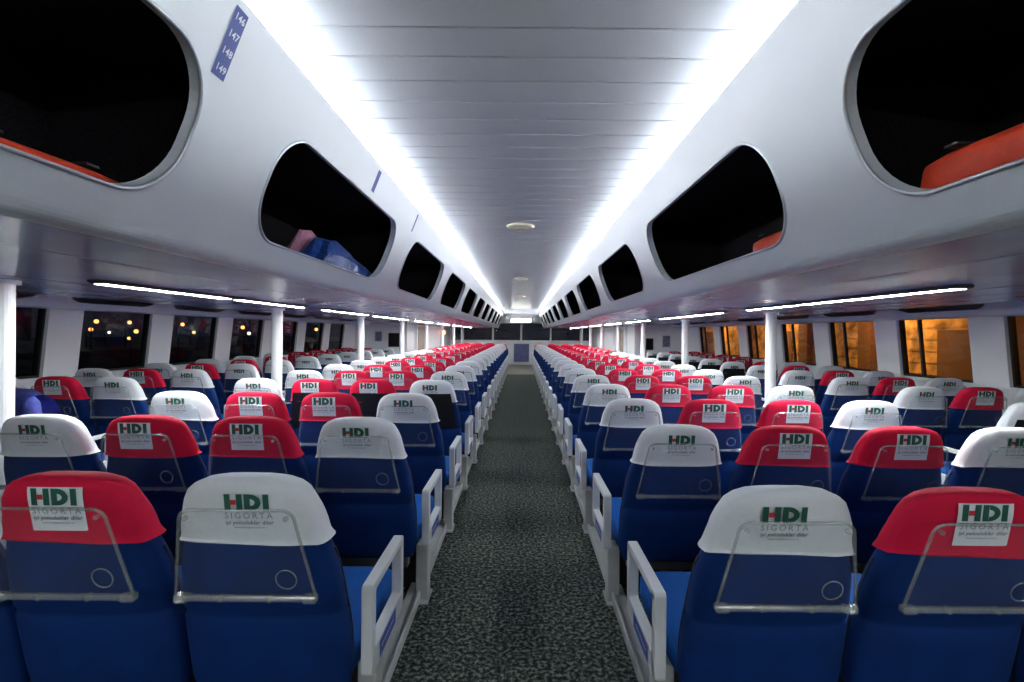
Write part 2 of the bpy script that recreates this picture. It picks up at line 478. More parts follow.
# ------------------------------------------------------------------ lamps
for sx, nm in ((-1, 'left'), (1, 'right')):
    y = YNEAR + .15
    bm, bt = bmesh.new(), bmesh.new(); zl = ZC + .014
    while y < YEND - 1.3:
        x = sx * 1.02
        add_box(bm, x - .03, x + .03, y, y + 1.2, zl - .002, zl + .022, .004)
        for yy in (y + .05, y + 1.15): add_box(bm, x - .012, x + .012, yy - .01, yy + .01, zl + .01, zl + .062, .003)
        add_cyl(bt, (x, y + .03, zl + .054), (x, y + 1.17, zl + .054), .014, 10)
        y += 1.30
    o = structure(obj('trim_cove_lamp_' + nm, bm, M['wall'])); obj('tube', bt, M['cove'], o)
    bm, bt = bmesh.new(), bmesh.new()
    for a, b in ((-6.6, -5.4), (-5.2, -4.0), (-2.9, -1.7), (-1.5, -.3)):
        add_box(bm, *sorted((sx * 2.035, sx * 2.125)), a, b, ZU - .014, ZU, .004); add_box(bt, *sorted((sx * 2.056, sx * 2.104)), a + .02, b - .02, ZU - .0165, ZU - .0135)
    o = structure(obj('trim_strip_lamp_' + nm, bm, M['steel'])); obj('diffuser', bt, M['tube'], o)
SEG = {-1: [(2.43, 3.50), (3.61, 4.69), (5.20, 5.45), (5.6, 6.65), (7.0, 7.7), (7.9, 9.0), (9.7, 10.3), (10.5, 11.5), (12.3, 12.9), (13.1, 14.2), (15.0, 15.7), (15.9, 16.9), (17.8, 18.8), (19.6, 20.6)],
       1: [(2.30, 3.62), (3.70, 4.45), (5.06, 6.6), (6.72, 7.25), (7.9, 8.7), (8.9, 9.6), (10.2, 11.2), (11.4, 12.0), (12.8, 13.8), (14.0, 14.6), (15.5, 16.6), (17.6, 18.6), (19.6, 20.6)]}
for sx, nm in ((-1, 'left'), (1, 'right')):
    for n, (a, b) in enumerate(SEG[sx]):
        root = empty('strip_lamp', (sx * 2.08, (a + b) / 2, ZU)); h = (b - a) / 2
        tag(root, 'slim lit strip lamp under the %s dropped ceiling, %s from the camera' % (nm, ORD[n]), 'lamp', 'strip lamps under the %s ceiling' % nm)
        bm = bmesh.new(); add_box(bm, -.045, .045, -h - .02, h + .02, -.014, .0, .004); add_box(bm, -.034, -.026, -h - .02, h + .02, -.019, -.012, .001); add_box(bm, .026, .034, -h - .02, h + .02, -.019, -.012, .001); add_box(bm, -.03, .03, h, h + .012, -.019, -.012, .001); add_box(bm, -.03, .03, -h - .012, -h, -.019, -.012, .001); add_box(bm, -.012, .012, h + .02, h + .08, -.01, 0, .003); obj('housing', bm, M['steel'], root)
        bm = bmesh.new(); add_box(bm, -.024, .024, -h, h, -.0200, -.0135, .001, 1); obj('diffuser', bm, M['tube'], root)
# ceiling discs
for n, (yy, lab) in enumerate(((4.92, 'round beige ceiling speaker nearest the camera'), (9.6, 'round beige ceiling speaker farther down the ceiling'), (14.2, 'small round ceiling speaker farthest down the ceiling'))):
    root = empty('ceiling_speaker', (0, yy, ZCEIL)); tag(root, lab, 'speaker', 'round ceiling speakers')
    bm = bmesh.new()
    prof = [(0.14, 0.0), (0.138, -.012), (.125, -.022), (.10, -.026)]
    loft(bm, [[(r * math.cos(2 * PI * i / 32), r * math.sin(2 * PI * i / 32), z) for i in range(32)] for r, z in prof])
    obj('rim', bm, M['beige'], root, True)
    bm = bmesh.new(); add_cyl(bm, (0, 0, -.026), (0, 0, -.032), .085, 28, .095)
    for rr in (.03, .055, .078):
        sweep(bm, [(rr * math.cos(2 * PI * i / 24), rr * math.sin(2 * PI * i / 24), -.033) for i in range(24)], .002, 5, True)
    obj('grille', bm, M['beige'], root)

# ------------------------------------------------------------------ poles
py = [2.52 + 2.75 * i for i in range(8)]
for sx, nm in ((-1, 'left'), (1, 'right')):
    for i, yy in enumerate(py):
        if yy > YEND - .4 or (sx > 0 and i == 0): continue
        root = empty('support_pole', (sx * (2.61 if sx < 0 else 2.70), yy - (.05 if i == 0 else 0), 0))
        tag(root, 'round white floor to ceiling pole by side aisle, %s on the %s' % (ORD[i - (1 if sx > 0 else 0)], nm), 'pole', 'white poles along the %s side aisle' % nm)
        bm = bmesh.new(); add_cyl(bm, (0, 0, .012), (0, 0, ZU - .012), .054, 24); obj('shaft', bm, M['pole'], root, False)
        for zz in (0, ZU - .02):
            bm = bmesh.new(); add_cyl(bm, (0, 0, zz), (0, 0, zz + .02), .075, 24); obj('collar', bm, M['pole'], root)

# ------------------------------------------------------------------ seats
LV = [(.32, .228, .172, .06), (.345, .243, .160, .10), (.42, .250, .138, .13), (.52, .250, .116, .14), (.598, .247, .098, .14),
      (.604, .241, .101, .134), (.622, .240, .097, .134), (.630, .243, .090, .138), (.70, .238, .074, .135), (.77, .230, .058, .128),
      (.84, .214, .043, .118), (.90, .203, .031, .108), (.945, .193, .022, .100), (.978, .181, .015, .094), (1.002, .165, .012, .085),
      (1.020, .143, .012, .076), (1.033, .112, .016, .060), (1.040, .070, .024, .038)]
NSE = 3.4
def lev(z):
    if z <= LV[0][0]: return LV[0][1:]
    for a, b in zip(LV[:-1], LV[1:]):
        if z <= b[0]:
            t = (z - a[0]) / (b[0] - a[0]); return tuple(a[i] + (b[i] - a[i]) * t for i in (1, 2, 3))
    return LV[-1][1:]
def ring(z, w, yb, th, n=32, grow=0.0, wob=0.0):
    out = []
    w = w * (.98 if z > .8 else 1) + grow; yb -= grow; th += 2 * grow
    for i in range(n):
        a = 2 * PI * i / n
        c, s = math.cos(a), math.sin(a)
        x = w * math.copysign(abs(c) ** (2 / NSE), c); y = yb + th / 2 + th / 2 * math.copysign(abs(s) ** (2 / NSE), s)
        out.append(Vector((x, y, z)))
    return out
def backy(x, z, grow):
    w, yb, th = lev(z); w += grow; yb -= grow; th += 2 * grow
    u = min(.98, abs(x) / w)
    return yb + th / 2 - th / 2 * (1 - u ** NSE) ** (1 / NSE)

def back_bm():
    bm = bmesh.new(); loft(bm, [ring(z, w, yb, th) for z, w, yb, th in LV]); return bm
def piping_bm():
    bm = bmesh.new()
    sweep(bm, [((lev(z)[0] - .002), lev(z)[1] + lev(z)[2] * .62, z) for z in [.36 + .03 * k for k in range(16)]], .0035, 5)
    return bm
COVZ = .850
def cover_bm(seed):
    rnd = random.Random(seed); bm = bmesh.new()
    zs_ = [COVZ, COVZ + .006, .868, .884, .90, .925] + [l[0] for l in LV if l[0] > .93]
    rings = []
    ph = rnd.random() * 6
    for i, z in enumerate(zs_):
        w, yb, th = lev(z)
        g = .0075 + (.006 if i == 0 else .003 if i == 1 else 0)
        r = ring(z, w, yb, th, 32, g)
        for j, p in enumerate(r):
            a = 2 * PI * j / 32
            k = max(0.0, 1 - (z - COVZ) / .20)
            d = .0035 * k * math.sin(3 * a + ph) + .0025 * k * math.sin(7 * a + 2 * ph) + .0012 * math.sin(9 * a + z * 60 + ph)
            p.x *= 1 + d * 2.2; p.y += (-d if p.y < yb + th / 2 else d)
            if i == 0: p.z += .005 * math.sin(2 * a + ph) - .004 * math.sin(a)
            if z > 1.0: p.z += .006
        rings.append(r)
    loft(bm, rings, False, True)
    return bm

G = .0075 + .0035
def cpt(x, z, extra=0.0):
    return Vector((x, backy(x, z, G + extra), z))
LOGO_Z = .945
def logo_bm(zc, scale, small, extra, cols=True):
    """the three heavy letters with the red crossbar, and the small lines under them"""
    bm = bmesh.new()
    H = .047 * scale; W = .130 * scale
    f = lambda c: cpt(c.x, zc + c.y, extra)
    x = -W / 2; h = H / 2; st = .0168 * scale
    # H
    add_poly(bm, [(x, -h), (x + st, -h), (x + st, h), (x, h)], f)
    add_poly(bm, [(x + 2.0 * st, -h), (x + 3.0 * st, -h), (x + 3.0 * st, h), (x + 2.0 * st, h)], f)
    add_poly(bm, [(x + st, -h * .30), (x + 2.0 * st, -h * .30), (x + 2.0 * st, h * .30), (x + st, h * .30)], f, 1)
    # D
    dx = x + 3.0 * st + .005 * scale; dw = .047 * scale
    add_poly(bm, [(dx, -h), (dx + st, -h), (dx + st, h), (dx, h)], f)
    N = 10; ri = .0115 * scale
    def arc(r, i, full):
        a = -PI / 2 + PI * i / N
        return (dx + st + (dw - st) * (r) * math.cos(a), h * (full) * math.sin(a))
    for i in range(N):
        add_poly(bm, [arc(1, i, 1), arc(1, i + 1, 1), arc(.46, i + 1, .42), arc(.46, i, .42)], f)
    # I
    ix = dx + dw + .005 * scale
    add_poly(bm, [(ix, -h), (ix + st, -h), (ix + st, h), (ix, h)], f)
    if small:
        add_mesh(bm, text_mesh('SIGORTA', .026 * scale, 1.35, .0001), lambda c: cpt(c.x, zc - .040 * scale + c.y, extra), 2)
        add_mesh(bm, text_mesh('iyi yolculuklar diler', .0165 * scale, 1.05, .0002, .2), lambda c: cpt(c.x, zc - .060 * scale + c.y, extra), 3)
        add_mesh(bm, text_mesh('www.hdisigorta.com.tr', .009 * scale, 1.05), lambda c: cpt(c.x, zc - .074 * scale + c.y, extra), 3)
    return bm
def patch_bm():
    bm = bmesh.new(); hw = .077; z0, z1 = .893, 1.020
    n = 8; m = 10
    g = [[bm.verts.new(cpt(-hw + 2 * hw * i / n, z0 + (z1 - z0) * j / m, .0012)) for i in range(n + 1)] for j in range(m + 1)]
    for j in range(m):
        for i in range(n): bm.faces.new((g[j][i], g[j][i + 1], g[j + 1][i + 1], g[j + 1][i]))
    return bm
def blackpanel_bm():
    bm = bmesh.new(); n, m = 10, 14; z0, z1 = .625, .93
    g = []
    for j in range(m + 1):
        z = z0 + (z1 - z0) * j / m
        hw = lev(z)[0] * .86
        g.append([bm.verts.new(Vector((-hw + 2 * hw * i / n, backy(-hw + 2 * hw * i / n, z, .0125) - .004, z))) for i in range(n + 1)])
    for j in range(m):
        for i in range(n): bm.faces.new((g[j][i], g[j][i + 1], g[j + 1][i + 1], g[j + 1][i]))
    bmesh.ops.solidify(bm, geom=bm.faces[:], thickness=.004)
    return bm
# clear folded tray
TZ0, TZ1 = .702, .968
def tpt(x, z, d=0): return Vector((x, lev(z)[1] - .034 - d, z))
def tray_outline():
    pts = []; r = .035
    w0, w1 = .200, .160
    pts += [(-w0, TZ0), (w0, TZ0)]
    for k in range(7):
        a = k / 6 * PI / 2
        pts.append((w1 - r + r * math.cos(a) + .0, TZ1 - r + r * math.sin(a)))
    for k in range(7):
        a = PI / 2 + k / 6 * PI / 2
        pts.append((-w1 + r + r * math.cos(a), TZ1 - r + r * math.sin(a)))
    return pts
def tray_bm():
    bm = bmesh.new()
    o = tray_outline()
    f = bm.faces.new([bm.verts.new(tpt(x, z)) for x, z in o])
    ex = bmesh.ops.extrude_face_region(bm, geom=[f])
    for v in [g for g in ex['geom'] if isinstance(g, bmesh.types.BMVert)]: v.co.y -= .004
    return bm
def trayrim_bm():
    bm = bmesh.new()
    o = tray_outline()[1:] + tray_outline()[:1]
    sweep(bm, [tpt(x, z, .003) for x, z in o], .0048, 6)
    return bm
def traybar_bm():
    bm = bmesh.new()
    y = lev(TZ0)[1] - .034
    add_box(bm, -.201, .201, y - .010, y + .006, TZ0 - .010, TZ0 + .007, .004)
    for s in (-1, 1):
        add_box(bm, s * .183 - .019, s * .183 + .019, y - .014, y + .012, TZ0 - .013, TZ0 + .009, .004)
        add_box(bm, s * .07 - .004, s * .07 + .004, y - .012, y + .007, TZ0 - .012, TZ0 + .009, .002)
    return bm
def cup_bm():
    bm = bmesh.new(); z = .762
    sweep(bm, [tpt(  .122 + .029 * math.cos(2 * PI * i / 28), z + .029 * math.sin(2 * PI * i / 28), .006) for i in range(28)], .0022, 5, True)
    return bm
def screws_bm():
    bm = bmesh.new()
    p = tpt(.138, TZ1 - .022, .004); add_cyl(bm, p, p + Vector((0, -.008, 0)), .007, 10)
    return bm
def cushion_bm():
    bm = bmesh.new()
    rings = []
    for y, w, z0, z1 in ((.245, .225, .34, .44), (.275, .240, .325, .455), (.45, .246, .32, .455), (.68, .247, .322, .462), (.745, .243, .33, .458), (.78, .228, .35, .44)):
        r = []
        for i in range(28):
            a = 2 * PI * i / 28; c, s = math.cos(a), math.sin(a)
            r.append((w * math.copysign(abs(c) ** .36, c), y, (z0 + z1) / 2 + (z1 - z0) / 2 * math.copysign(abs(s) ** .36, s)))
        rings.append(r)
    loft(bm, rings); return bm
ARMX = {-1: .267, 1: .282}
AY = .085
def arm_bm(sx):
    """closed aluminium loop beside the aisle; sx = side of the seat"""
    bm = bmesh.new(); q = ARMX[-sx]; a, b = sorted((sx * (q + .008), sx * (q + .046)))
    def loop(y0, y1, z0, z1, r, n=5):
        pts = []
        for cy, cz, a0 in ((y1 - r, z0 + r, -PI / 2), (y1 - r, z1 - r, 0), (y0 + r, z1 - r, PI / 2), (y0 + r, z0 + r, PI)):
            for k in range(n + 1):
                t = a0 + PI / 2 * k / n; pts.append((cy + r * math.cos(t), cz + r * math.sin(t)))
        return pts
    o = loop(.115 + AY, .525 + AY, .365, .652, .016); i = loop(.153 + AY, .487 + AY, .440, .624, .008)
    A = [[bm.verts.new((x, y, z)) for y, z in o] for x in (a, b)]
    B = [[bm.verts.new((x, y, z)) for y, z in i] for x in (a, b)]
    n = len(o)
    for k in range(n):
        l = (k + 1) % n
        bm.faces.new((A[0][k], A[0][l], A[1][l], A[1][k])); bm.faces.new((B[0][k], B[0][l], B[1][l], B[1][k]))
        for s in (0, 1): bm.faces.new((A[s][k], A[s][l], B[s][l], B[s][k]))
    es = [e for e in bm.edges if all(abs(v.co.x - e.verts[0].co.x) < 1e-6 for v in e.verts) and len(e.link_faces) == 2 and abs(e.link_faces[0].normal.dot(e.link_faces[1].normal)) < .2]
    bmesh.ops.recalc_face_normals(bm, faces=bm.faces)
    bmesh.ops.bevel(bm, geom=es, offset=.004, segments=2, profile=.5, affect='EDGES')
    return bm
def armplate_bm():
    bm = bmesh.new()
    add_box(bm, -.032, .032, -.02, .07, .0, .312, .005); add_box(bm, -.04, .04, -.05, .10, .0, .012, .003)
    return bm
def sticker_bm(sx):
    bm = bmesh.new(); x = sx * (ARMX[-sx] + .0475)
    f = lambda c, d=0: Vector((x + sx * d, c.x + AY, c.y))
    add_poly(bm, [(.19, .376), (.40, .376), (.40, .432), (.19, .432)], f)
    r = random.Random(3); y = .215
    while y < .36:
        w = r.uniform(.006, .014); add_poly(bm, [(y, .401), (y + w, .401), (y + w, .409), (y, .409)], lambda c: f(c, .0008), 1); y += w + .008
    return bm

def mesh_of(name, bm, mats, smooth=False):
    bmesh.ops.recalc_face_normals(bm, faces=bm.faces)
    me = bpy.data.meshes.new(name); bm.to_mesh(me); bm.free()
    for m in (mats if isinstance(mats, (list, tuple)) else [mats]): me.materials.append(m)
    if smooth:
        for p in me.polygons: p.use_smooth = True
    return me

PR = [M['green'], M['redprint'], M['grey'], M['dark']]
ME = dict(
    backrest=mesh_of('backrest', back_bm(), [M['blue']], True), piping=mesh_of('piping', piping_bm(), M['blackvinyl'], True),
    cushion=mesh_of('cushion', cushion_bm(), M['cushion'], True),
    coverW=[mesh_of('headrest_cover', cover_bm(i), M['white'], True) for i in range(4)],
    coverR=[mesh_of('headrest_cover', cover_bm(i + 20), M['red'], True) for i in range(4)],
    patch=mesh_of('label_patch', patch_bm(), M['patch'], True),
    logoW=mesh_of('lettering', logo_bm(.982, 1.0, True, .002), PR), logoWs=mesh_of('lettering', logo_bm(.955, 1.0, False, .002), PR),
    logoR=mesh_of('lettering', logo_bm(.993, 1.02, True, .0035), PR), logoRs=mesh_of('lettering', logo_bm(.993, 1.02, False, .0035), PR),
    black=mesh_of('back_panel', blackpanel_bm(), M['blackvinyl'], False),
    tray=mesh_of('tray', tray_bm(), M['tray']), rim=mesh_of('tray_rim', trayrim_bm(), M['trayrim'], True),
    bar=mesh_of('hinge_bar', traybar_bm(), M['trayrim']), cup=mesh_of('cup_ring', cup_bm(), M['trayrim'], True), screws=mesh_of('corner_stud', screws_bm(), M['trayrim']),
    armP=mesh_of('armrest', arm_bm(1), M['alu']), armN=mesh_of('armrest', arm_bm(-1), M['alu']),
    plate=mesh_of('side_plate', armplate_bm(), M['rail']),
    stP=mesh_of('sticker', sticker_bm(1), [M['strip_blue'], M['ink']]), stN=mesh_of('sticker', sticker_bm(-1), [M['strip_blue'], M['ink']]),
)
def put(name, me, parent):
    o = bpy.data.objects.new(name, me); C.objects.link(o); o.parent = parent; return o

COLW = ['beside the central aisle', 'second from central aisle', 'third from central aisle', 'fourth from central aisle']
COLO = ['beside the side aisle', 'second from side aisle', 'beside the windows']
SCALEZ = {-1: 1.0115, 1: 0.989}
def seat(sx, bank, col, row, color, black=False):
    nm = 'left' if sx < 0 else 'right'
    X = (XS[sx] if bank == 'in' else XO)[col]
    r = empty('passenger_seat', (sx * X, ROW0 + PITCH * row, 0)); r.scale = (1, 1, SCALEZ[sx])
    c = 'white' if color == 'W' else 'red'
    where = (COLW if bank == 'in' else COLO)[col]
    tag(r, '%s-topped %s seat %s on the %s, %s row from the camera' % (c, 'black-backed' if black else 'blue', where, nm, ORD[row]), 'seat',
        'seats in the %s %s block' % (nm, 'inner' if bank == 'in' else 'window'))
    bk = put('backrest', ME['backrest'], r)
    cv = put('headrest_cover', random.choice(ME['coverW' if color == 'W' else 'coverR']), r)
    cv['label'] = c + ' cloth headrest cover'
    small = row <= 4
    lodfar = row > 12
    sh = random.uniform(-.022, .0) * (1 if sx < 0 else -.6) if color == 'R' else random.uniform(-.006, .012)
    if row == 0 and col == 1 and sx < 0: sh = .004
    if row == 0 and col == 0: sh = .02 if sx < 0 else -.02
    if not lodfar:
        if color == 'R':
            p = put('label_patch', ME['patch'], cv); p.location.x = sh; p['label'] = 'white printed patch'
            l = put('lettering', ME['logoR' if small else 'logoRs'], cv); l.location.x = sh
        else:
            l = put('lettering', ME['logoW' if small else 'logoWs'], cv); l.location.x = sh
    elif color == 'R' and row < 17:
        p = put('label_patch', ME['patch'], cv); p['label'] = 'white printed patch'
    if black:
        b = put('back_panel', ME['black'], r); b['label'] = 'black vinyl panel hanging below the cover'
    if not lodfar: put('cushion', ME['cushion'], r)
    if row <= 3: 
        for q in (-1, 1): pp = put('piping', ME['piping'], bk); pp.scale.x = q; pp['label'] = 'dark piping down the side'
    if row <= 8 and not black:
        t = put('tray', ME['tray'], r); t['label'] = 'clear acrylic folding tray'
        put('tray_rim', ME['rim'], t); put('hinge_bar', ME['bar'], t)
        if row <= 4: put('cup_ring', ME['cup'], t); put('corner_stud', ME['screws'], t); put('corner_stud', ME['screws'], t).location.x = -.276
    if col == 0:
        a = put('armrest', ME['armP' if sx < 0 else 'armN'], r); a['label'] = 'satin aluminium armrest loop'
        if row <= 3 and bank == 'in':
            s = put('sticker', ME['stP' if sx < 0 else 'stN'], a); s['label'] = 'small blue sticker with white print'
    return r

SEATS = {}
for sx in (-1, 1):
    nm = 'left' if sx < 0 else 'right'
    for row in range(NROW):
        for col in range(4):
            color = 'WRRW'[col]
            if row >= 12 and col == 3: color = 'R'
            if row >= NROW - 2 and col == 0: color = 'R' if (row + (sx > 0)) % 2 else 'W'
            black = (sx < 0 and row == 3 and col in (0, 1, 2))
            if row == 0 and col == 3: continue
            SEATS[sx, 'in', col, row] = seat(sx, 'in', col, row, color, black)
    for row in range(2, 13):
        for col in range(3):
            X = XO[col]; Y = ROW0 + PITCH * row
            if X * 490 / Y > 560: continue
            color = 'WRW'[col]
            if row == 6 and col == 0 and sx > 0: color = 'W'
            if row >= 9 and col == 2: color = 'R'
            black = sx > 0 and col == 0 and (row == 2 or row >= 7)
            SEATS[sx, 'out', col, row] = seat(sx, 'out', col, row, color, black)
    # the steel bench frames carrying each row
    for bank, xs, rows in (('in', XS[sx], range(NROW)), ('out', XO, range(2, 13))):
        for row in rows:
            y = ROW0 + PITCH * row
            r = empty('bench_frame', (sx * (xs[0] + xs[-1]) / 2, y + .38, 0)); h = (xs[-1] - xs[0]) / 2 + .2
            tag(r, 'dark steel bench frame under the %s %s seats, %s row from the camera' % (nm, 'inner' if bank == 'in' else 'window', ORD[row]), 'bench frame', 'bench frames under the %s %s seats' % (nm, 'inner' if bank == 'in' else 'window'))
            key = ('beam', bank, sx)
            if key not in COPY:
                bm = bmesh.new(); add_box(bm, -h, h, -.16, -.10, .25, .312, .008); add_box(bm, -h, h, .08, .14, .25, .312, .008)
                COPY[key] = mesh_of('beam', bm, M['steel'])
                bm = bmesh.new(); add_box(bm, -.025, .025, -.05, .05, .0, .25, .006); add_box(bm, -.04, .04, -.18, .16, .22, .25, .006); add_box(bm, -.05, .05, -.20, .18, .0, .015, .004)
                COPY['leg'] = mesh_of('leg', bm, M['steel'])
            put('beam', COPY[key], r)
            for s in (-1, 1):
                l = put('leg', COPY['leg'], r); l.location.x = s * (h - .25)
            kk = ('shade', bank, sx)
            if kk not in COPY:
                bm = bmesh.new(); add_box(bm, -h - .02, h + .02, .10, .115, .02, .25, .003); COPY[kk] = mesh_of('underseat_shade', bm, M['gasket'])  # added black sheet, imitates the deep shade below the seats
            put('underseat_shade', COPY[kk], r)
            p = put('side_plate', ME['plate'], r); p.location.x = sx * (xs[0] - .245) - r.location.x; p['label'] = 'pale grey plate at the aisle end'

# ------------------------------------------------------------------ things in the bins and on the seats
def vest(x, y, rot, label, h=.12):
    r = empty('life_jacket', (x, y, BIN_FLOOR + .002)); r.rotation_euler.z = rot
    tag(r, label, 'life jacket', 'orange life jackets in the bins')
    for s in (-1, 1):
        bm = bmesh.new(); rings = []
        for k in range(9):
            t = -1 + 2 * k / 8; q = (1 - abs(t) ** 4) ** .5 * .9 + .1
            rings.append([(s * .075 + .070 * q * math.copysign(abs(math.cos(2 * PI * i / 20)) ** .6, math.cos(2 * PI * i / 20)), t * .26,
                           h / 2 + h / 2 * q * math.copysign(abs(math.sin(2 * PI * i / 20)) ** .6, math.sin(2 * PI * i / 20))) for i in range(20)])
        loft(bm, rings); obj('foam_panel', bm, M['orange'], r, True)
    for yy in (-.12, .10):
        bm = bmesh.new(); add_box(bm, -.150, .150, yy - .018, yy + .018, h - .004, h + .004, .002); obj('strap', bm, M['webbing'], r)
    return r
vest(1.21, 1.10, .05, 'orange life jacket just inside the nearest right bin opening')
vest(1.20, .48, -.06, 'orange life jacket at the near end of the nearest right bin')
vest(1.20, 2.02, .05, 'orange life jacket just inside the second right bin opening', .085)
vest(-1.21, 1.13, -.05, 'orange life jacket just inside the nearest left bin opening', .062)
vest(-1.20, .58, .04, 'orange life jacket at the near end of the nearest left bin', .062)

# blue and pink plastic bag lying in the second bin on the left
root = empty('plastic_bag', (-1.20, 3.2, BIN_FLOOR + .002))
tag(root, 'crumpled blue and pink plastic bag poking from the second left bin', 'bag')
def lump(hf, w, n, seed, x0=0):
    rnd = random.Random(seed); bm = bmesh.new(); rings = []
    for k in range(n + 1):
        t = k / n; yy = -.62 + 1.42 * t; h = hf(t)
        r = []
        for i in range(18):
            a = 2 * PI * i / 18
            r.append((x0 + w * math.cos(a) * (.8 + .3 * rnd.random()), yy + rnd.uniform(-.02, .02), h / 2 + h / 2 * math.sin(a) * (.9 + .2 * rnd.random()) if math.sin(a) > -.3 else 0.004))
        rings.append(r)
    loft(bm, rings); return bm
obj('bag_body', lump(lambda t: .02 + .20 * (max(0, t / .2) if t < .2 else max(0, 1 - (t - .2) / .78)), .10, 12, 5, .05), M['bagblue'], root)
b = obj('bag_flap', lump(lambda t: .03 + .24 * (max(0, t / .2) if t < .2 else max(0, 1 - (t - .2) / .78)), .05, 12, 9, -.05), M['bagpink'], root); b['label'] = 'pink side of the bag'

# blue jacket hung over a window seat on the left
def jacket():
    st = SEATS[-1, 'out', 0, 2]
    root = empty('jacket', (st.location.x, st.location.y, 0))
    tag(root, 'dark blue jacket hung over a seat headrest beside the nearest left pole', 'jacket')
    bm = bmesh.new(); n, m = 16, 14
    rnd = random.Random(4)
    path = [(.17, .80), (.155, .90), (.14, .98), (.11, 1.03), (.06, 1.07), (.0, 1.06), (-.03, 1.0), (-.035, .93), (-.03, .86), (-.02, .80), (-.01, .74), (.0, .68), (.01, .62)]
    g = []
    for j, (yy, zz) in enumerate(path):
        row = []
        for i in range(n + 1):
            u = -1 + 2 * i / n
            hw = .265 + .02 * math.sin(j * .9)
            sag = .05 * abs(u) ** 2.2 if .9 < zz else 0
            wv = .018 * math.sin(u * 9 + j * .35) + .01 * math.sin(u * 17 + j)
            hem = (.03 * math.sin(u * 5) if j >= len(path) - 2 else 0)
            row.append(bm.verts.new((.07 + u * hw, yy - .03 + wv * (1 if j > 3 else .3) - (.02 if j > 4 else 0), zz - sag + hem + .012)))
        g.append(row)
    for j in range(len(path) - 1):
        for i in range(n): bm.faces.new((g[j][i], g[j][i + 1], g[j + 1][i + 1], g[j + 1][i]))
    bmesh.ops.solidify(bm, geom=bm.faces[:], thickness=.012)
    obj('jacket_body', bm, M['jacket'], root, True)
    bm = bmesh.new()
    loft(bm, [[(.27 + t * .09 + .05 * q * math.cos(2 * PI * i / 14), -.02 - .01 * t + .045 * q * math.sin(2 * PI * i / 14), 1.02 - .36 * t) for i in range(14)] for t, q in ((0, .7), (.1, 1.1), (.35, 1.05), (.6, .95), (.85, .85), (1, .8))])
    obj('sleeve', bm, M['jacket'], root, True)
jacket()

# ------------------------------------------------------------------ far end fittings
def panel_thing(name, label, cat, x, y, z0, z1, w, frame, face, d=.03, facedir=-1):
    r = empty(name, (x, y, z0)); tag(r, label, cat)
    bm = bmesh.new(); add_box(bm, -w / 2, w / 2, facedir * d if facedir < 0 else 0, 0 if facedir < 0 else d, 0, z1 - z0, .006); obj('frame', bm, frame, r)
    bm = bmesh.new(); add_box(bm, -w / 2 + .02, w / 2 - .02, facedir * (d + .004), facedir * (d - .004), .02, z1 - z0 - .02, .001, 1); obj('face', bm, face, r)
    return r
panel_thing('notice_board', 'slate blue panel on the end wall at the end of the aisle', 'panel', .03, YEND, .12, 1.0, .74, M['alu'], M['panelblue'])
panel_thing('television', 'black television screen on the cross wall beyond the left seats', 'television', -3.62, YCROSS, 1.05, 1.45, .42, M['gasket'], M['screen'])
panel_thing('television', 'black television screen on the cross wall beyond the right seats', 'television', 3.66, YCROSS, 1.02, 1.36, .36, M['gasket'], M['screen'])
panel_thing('poster', 'blue grey poster on the cross wall beyond the right seats', 'poster', 4.22, YCROSS, 1.10, 1.45, .24, M['alu'], M['poster'], .012)
panel_thing('poster', 'blue grey poster on the cross wall beyond the left seats', 'poster', -4.12, YCROSS, 1.20, 1.50, .22, M['alu'], M['poster'], .012)
r = empty('lit_sign', (-3.10, 20.2, 1.40)); tag(r, 'small glowing orange sign by the far left cabin wall', 'sign')
bm = bmesh.new(); add_box(bm, -.22, .0, -.03, .03, 0, .16, .006); add_box(bm, -.13, -.09, -.01, .01, .15, ZU - 1.40); obj('housing', bm, M['gasket'], r)
bm = bmesh.new(); add_box(bm, -.21, -.01, -.034, -.028, .01, .15, .001, 1); obj('face', bm, M['signlit'], r)
r = empty('light_box', (0, YEND - .25, 1.95)); tag(r, 'long lit lamp box above the end wall windows', 'lamp')
bm = bmesh.new(); add_box(bm, -.75, .75, -.12, .24, .0, .22, .01); add_box(bm, -.70, .70, .0, .05, .2, .595); obj('housing', bm, M['wall'], r)
bm = bmesh.new(); add_box(bm, -.45, .45, -.126, -.118, .04, .18, .001, 1); obj('diffuser', bm, emat('end_lamp', (1, 1, .93), 5.0), r)
bm = bmesh.new(); add_box(bm, -.9, .9, YEND - .7, YEND - .5, ZCEIL - .20, ZCEIL, .01); structure(obj('trim_beam', bm, M['wall']))

